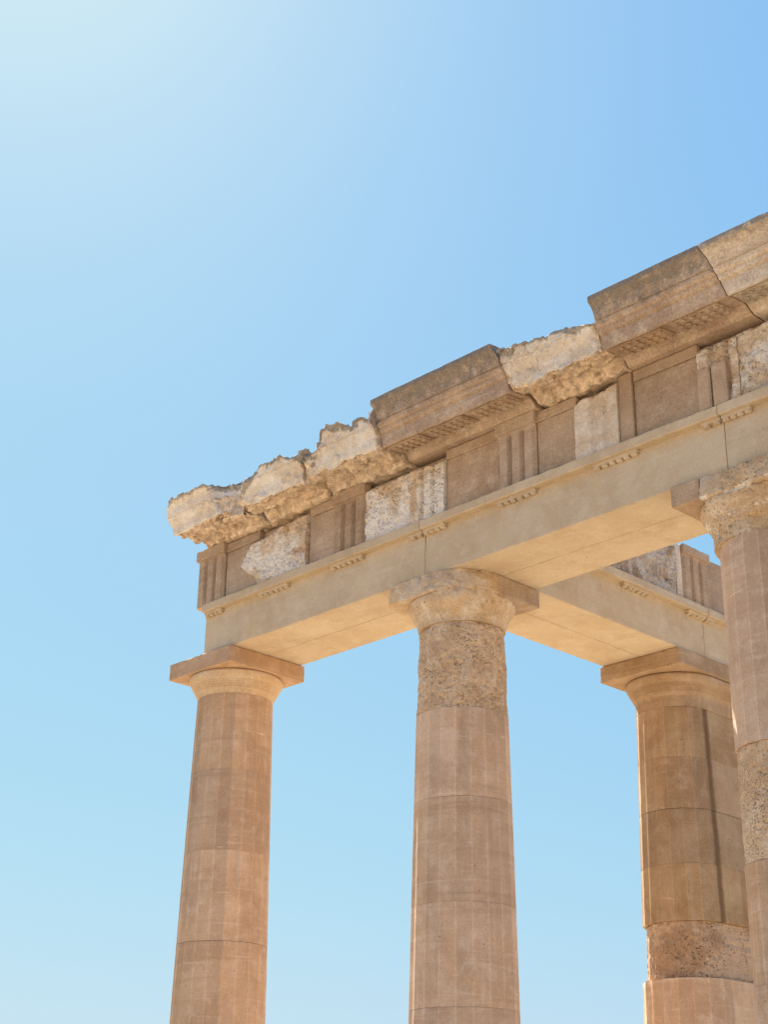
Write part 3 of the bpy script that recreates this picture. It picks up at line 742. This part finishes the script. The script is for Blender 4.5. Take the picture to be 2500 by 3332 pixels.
def broken(parent, ul, ur, ztop, seed, label, ylim=None, sofbite=.5, jag=.02, topamp=.022, lowl=None, lowr=None, yback=.22, bite=None, gapw=1., gapl=1.):
    """a cornice block that has lost its gutter: top cut along ztop, underside spalled"""
    pr = resample(PROF_WORN, .0125)
    x0 = min(ul[1]); x1 = max(ur[1])
    n = int((x1-x0)/.0105)
    tt = np.concatenate([[0, .006], np.linspace(.014, .986, n), [.994, 1.]])
    T = np.repeat(tt[:, None], len(pr), 1)
    Y = np.repeat(pr[None, :, 0], len(tt), 0); Z = np.repeat(pr[None, :, 1], len(tt), 0)
    # ends run along given lines of (z, u), the underside by y
    q = np.stack([0*Y, Y, Z], -1)
    A = np.interp(Z, *ul)+jag*fbm(q+seed, 7, 4); B = np.interp(Z, *ur)+jag*fbm(q+seed+5, 7, 4)
    inner = sstep(-.27, -.05, Y)*(Z < .9)
    if lowl is not None: A = A*(1-inner)+lowl*inner
    if lowr is not None: B = B*(1-inner)+lowr*inner
    U = A+(B-A)*T
    zt = np.interp(U, *np.array(ztop).T)
    w1 = np.stack([U, 0*U, 0*U], -1)
    zt = zt + .010*fbm(w1+seed, 16, 3) + .009*chips(w1+seed, 13) + .006*chips(w1+seed, 31) + .02*fbm(np.stack([U, Y, 0*U], -1)+seed, 8, 3)*sstep(-.36, -.2, Y)
    zt = zt + .05*sstep(-.34, .1, Y)*(.2+fbm(np.stack([U, Y, 0*U], -1)+seed, 3, 3))*.5     # humpy behind, but hidden below the sight line
    cut = Z > zt
    k = np.clip((Z-zt)/.03, 0, 1)
    Z2 = np.where(cut, zt-.0005, Z)
    # the cut rolls back: whatever stood above falls behind the front edge
    Y2 = np.where(cut & (Y < -.30), Y + .10*np.clip((Z-zt)/.1, 0, 1), Y)
    G = np.stack([U, Y2, Z2], -1); Gs = G+seed
    # underside spalling: corona edge bitten, soffit lumpy
    sof = ((Z < .9) & (Y > -.292) & (Y < -.03)).astype(float)
    low = np.exp(-((Z-.838)/.03)**2)*(Y < -.24)
    bn = np.clip(fbm(np.stack([U, 0*U, 0*U], -1)+seed+8, 4.5, 4)+.15, 0, 1)
    if bite is not None: bn = np.clip(bn*.5+np.interp(U, *bite), 0, 1.5)
    G[..., 2] += low*(.055*bn*sofbite*2)
    G[..., 1] += low*(.03*bn*sofbite*2)
    if ylim is not None:
        yl = np.interp(U, *ylim)+.02*fbm(Gs, 7, 3); G[..., 1] = np.where(G[..., 1] < yl, yl+.12*(G[..., 1]-yl), G[..., 1])
    nrm = gnormals(G)
    if nrm[len(tt)//2, np.argmin(pr[:, 0]), 1] > 0: nrm = -nrm
    topm = np.clip(sstep(-.03, .0, Z-zt)+.0, 0, 1)
    bedm = 1-sstep(.9, .96, Z)
    ends = 1-sstep(0, .07, np.minimum(U-A, B-U))
    smooth_face = (Y < -.285) & (Z > .85)
    amp = np.where(smooth_face, .0085, .012)+.5*topamp*topm + .024*sof*sofbite + .012*ends + .006*low
    d = amp*(fbm(Gs, 6.5, 5, .62)*.7 + np.where(smooth_face, .45, 1.0)*(.9*chips(Gs, 7.5) + .6*chips(Gs+3, 17)) - .5*pits(Gs, 12, .42)*(fbm(Gs, 4, 2) > 0) + .3*ridged(Gs, 16, 3))
    d = d - .046*(1-sstep(0, .065, np.minimum(U-A, B-U)))*(.5+.9*sstep(.88, 1.02, Z))*gapw*np.where(T < .5, gapl, 1.)
    d = d - .05*np.clip(fbm(Gs, 3.1, 4)-.18, 0, 1)*smooth_face - .028*pits(Gs, 5.5, .2)*(Z < 1.1)
    crack = np.abs(fbm(Gs*[1, .6, 1.6]+7, 3.3, 4)); d = d - .012*(1-sstep(.004, .03, crack))*smooth_face
    G = G+nrm*d[..., None]
    inn = (Y > -.06) & (Z < .9)
    G[..., 2] = np.where(inn, np.maximum(G[..., 2], .803), G[..., 2])
    V, F = loft(G)
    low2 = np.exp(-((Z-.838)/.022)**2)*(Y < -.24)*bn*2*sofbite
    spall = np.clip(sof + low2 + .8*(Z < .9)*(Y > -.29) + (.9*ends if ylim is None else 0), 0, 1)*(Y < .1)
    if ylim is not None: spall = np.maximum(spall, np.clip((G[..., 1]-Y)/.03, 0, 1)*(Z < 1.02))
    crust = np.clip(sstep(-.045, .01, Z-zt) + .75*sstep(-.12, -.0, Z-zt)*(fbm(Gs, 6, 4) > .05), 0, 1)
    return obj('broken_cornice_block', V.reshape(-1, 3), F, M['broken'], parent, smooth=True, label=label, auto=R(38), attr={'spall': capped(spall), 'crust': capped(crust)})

broken(eA, ([.80, .86, .90, .96, 1.05, 1.1], [-2.60, -2.655, -2.672, -2.69, -2.675, -2.62]), ([.8, .9, .98, 1.06], [-1.885, -1.895, -1.905, -1.955]),
       [(-2.70, 1.09), (-2.634, 1.105), (-2.554, 1.109), (-2.436, 1.103), (-2.306, 1.119), (-2.205, 1.106), (-2.136, 1.094), (-2.058, 1.101), (-1.957, 1.078), (-1.90, 1.04), (-1.855, .985)],
       2.2, 'broken pale cornice block at the far left corner, with a ragged hole and spalled right end', ylim=([-2.7, -2.25, -2.14, -2.02, -1.93, -1.86], [-.5, -.5, -.29, -.23, -.17, -.11]),
       lowl=-2.58, sofbite=.8, gapw=.55, gapl=.3, bite=([-2.7, -2.5, -2.3, -2.2, -2.1, -1.9], [.2, .3, .5, .3, .9, 1.0]))
broken(eA, ([.80, .9, .98], [-1.862, -1.862, -1.835]), ([.8, .9, 1.0], [-1.19, -1.178, -1.165]),
       [(-1.87, .94), (-1.826, .969), (-1.750, 1.019), (-1.602, 1.067), (-1.537, 1.068), (-1.379, 1.071), (-1.327, 1.046), (-1.243, 1.026), (-1.177, .996), (-1.131, .978)],
       5.9, 'broken pale cornice block with a rounded top, second from the left corner', sofbite=.4, lowl=-1.872, gapl=.35)
broken(eA, ([.80, .9, 1.0], [-1.185, -1.160, -1.135]), ([.8, .9, 1.05], [-.459, -.459, -.459]),
       [(-1.15, .960), (-1.124, .975), (-1.078, 1.001), (-1.034, .998), (-1.011, 1.039), (-.946, 1.093), (-.856, 1.105), (-.775, 1.100), (-.719, 1.075), (-.690, 1.042), (-.649, 1.072), (-.580, 1.069), (-.517, 1.050), (-.452, 1.039)],
       8.6, 'broken pale cornice block with a boulder-like lump on top', sofbite=.75)
broken(eA, ([.80, .9, .99, 1.07], [.650, .634, .606, .622]), ([.8, .9, 1.05], [1.334, 1.334, 1.334]),
       [(.60, 1.085), (.642, 1.087), (.731, 1.074), (.859, 1.068), (.983, 1.054), (1.048, 1.060), (1.141, 1.041), (1.240, 1.006), (1.263, 1.021), (1.336, 1.004)],
       12.3, 'broken cream cornice block between two intact ones, grey jagged top', sofbite=.6, jag=.015, lowl=.655, gapw=.35)

# ------------------------------------------------------------------ sun, sky, camera
SUN_AZ, SUN_EL = R(154), R(48)         # azimuth from +x, counter-clockwise
sd = Vector((math.cos(SUN_AZ)*math.cos(SUN_EL), math.sin(SUN_AZ)*math.cos(SUN_EL), math.sin(SUN_EL)))
sun = bpy.data.lights.new('sun', 'SUN'); sun.energy = 5.0; sun.angle = R(.5); sun.color = (1, .94, .84)
so = bpy.data.objects.new('sun', sun); COL.objects.link(so); so.rotation_euler = (-sd).to_track_quat('-Z', 'Y').to_euler(); so.location = (-10, 8, 20)
w = bpy.data.worlds.new('World'); scene.world = w; w.use_nodes = True
nt = w.node_tree; bg = nt.nodes['Background']
sky = nt.nodes.new('ShaderNodeTexSky'); sky.sky_type = 'NISHITA'; sky.sun_disc = False
sky.sun_elevation = SUN_EL; sky.sun_rotation = math.pi/2 - SUN_AZ
sky.altitude = 0; sky.air_density = 1.8; sky.dust_density = 0.75; sky.ozone_density = 1.0
# grade of the sky: each channel keeps the sky model's gradient with its own contrast
EXPO = 1.82; STR = .10
sep = nt.nodes.new('ShaderNodeSeparateColor'); cmb = nt.nodes.new('ShaderNodeCombineColor'); nt.links.new(sky.outputs[0], sep.inputs[0])
for ch, (gain, power) in enumerate(((.099, .755), (.234, .52), (.79, .06))):
    a = nt.nodes.new('ShaderNodeMath'); a.operation = 'POWER'; a.inputs[1].default_value = power; nt.links.new(sep.outputs[ch], a.inputs[0])
    b = nt.nodes.new('ShaderNodeMath'); b.operation = 'MULTIPLY'; b.inputs[1].default_value = gain/(STR*2**EXPO); nt.links.new(a.outputs[0], b.inputs[0])
    nt.links.new(b.outputs[0], cmb.inputs[ch])
nt.links.new(cmb.outputs[0], bg.inputs['Color']); bg.inputs['Strength'].default_value = STR

cam = bpy.data.cameras.new('camera'); co = bpy.data.objects.new('camera', cam); COL.objects.link(co); scene.camera = co
yaw, pitch, roll = .8057, .4160, .0159
fw = Vector((-math.sin(yaw)*math.cos(pitch), math.cos(yaw)*math.cos(pitch), math.sin(pitch)))
rt = Vector((math.cos(yaw), math.sin(yaw), 0)); up = rt.cross(fw)
r2 = math.cos(roll)*rt+math.sin(roll)*up; u2 = -math.sin(roll)*rt+math.cos(roll)*up
co.matrix_world = Matrix((( r2.x, u2.x, -fw.x, 5.9779), (r2.y, u2.y, -fw.y, -6.44), (r2.z, u2.z, -fw.z, -3.5409+Z0), (0, 0, 0, 1)))
cam.sensor_fit = 'HORIZONTAL'; cam.sensor_width = 36; cam.lens = 36*5002.5/2500; cam.clip_start = .05; cam.clip_end = 4000
vs = scene.view_settings; vs.view_transform = 'Standard'; vs.look = 'None'; vs.gamma = 1; vs.use_curve_mapping = False
vs.exposure = EXPO
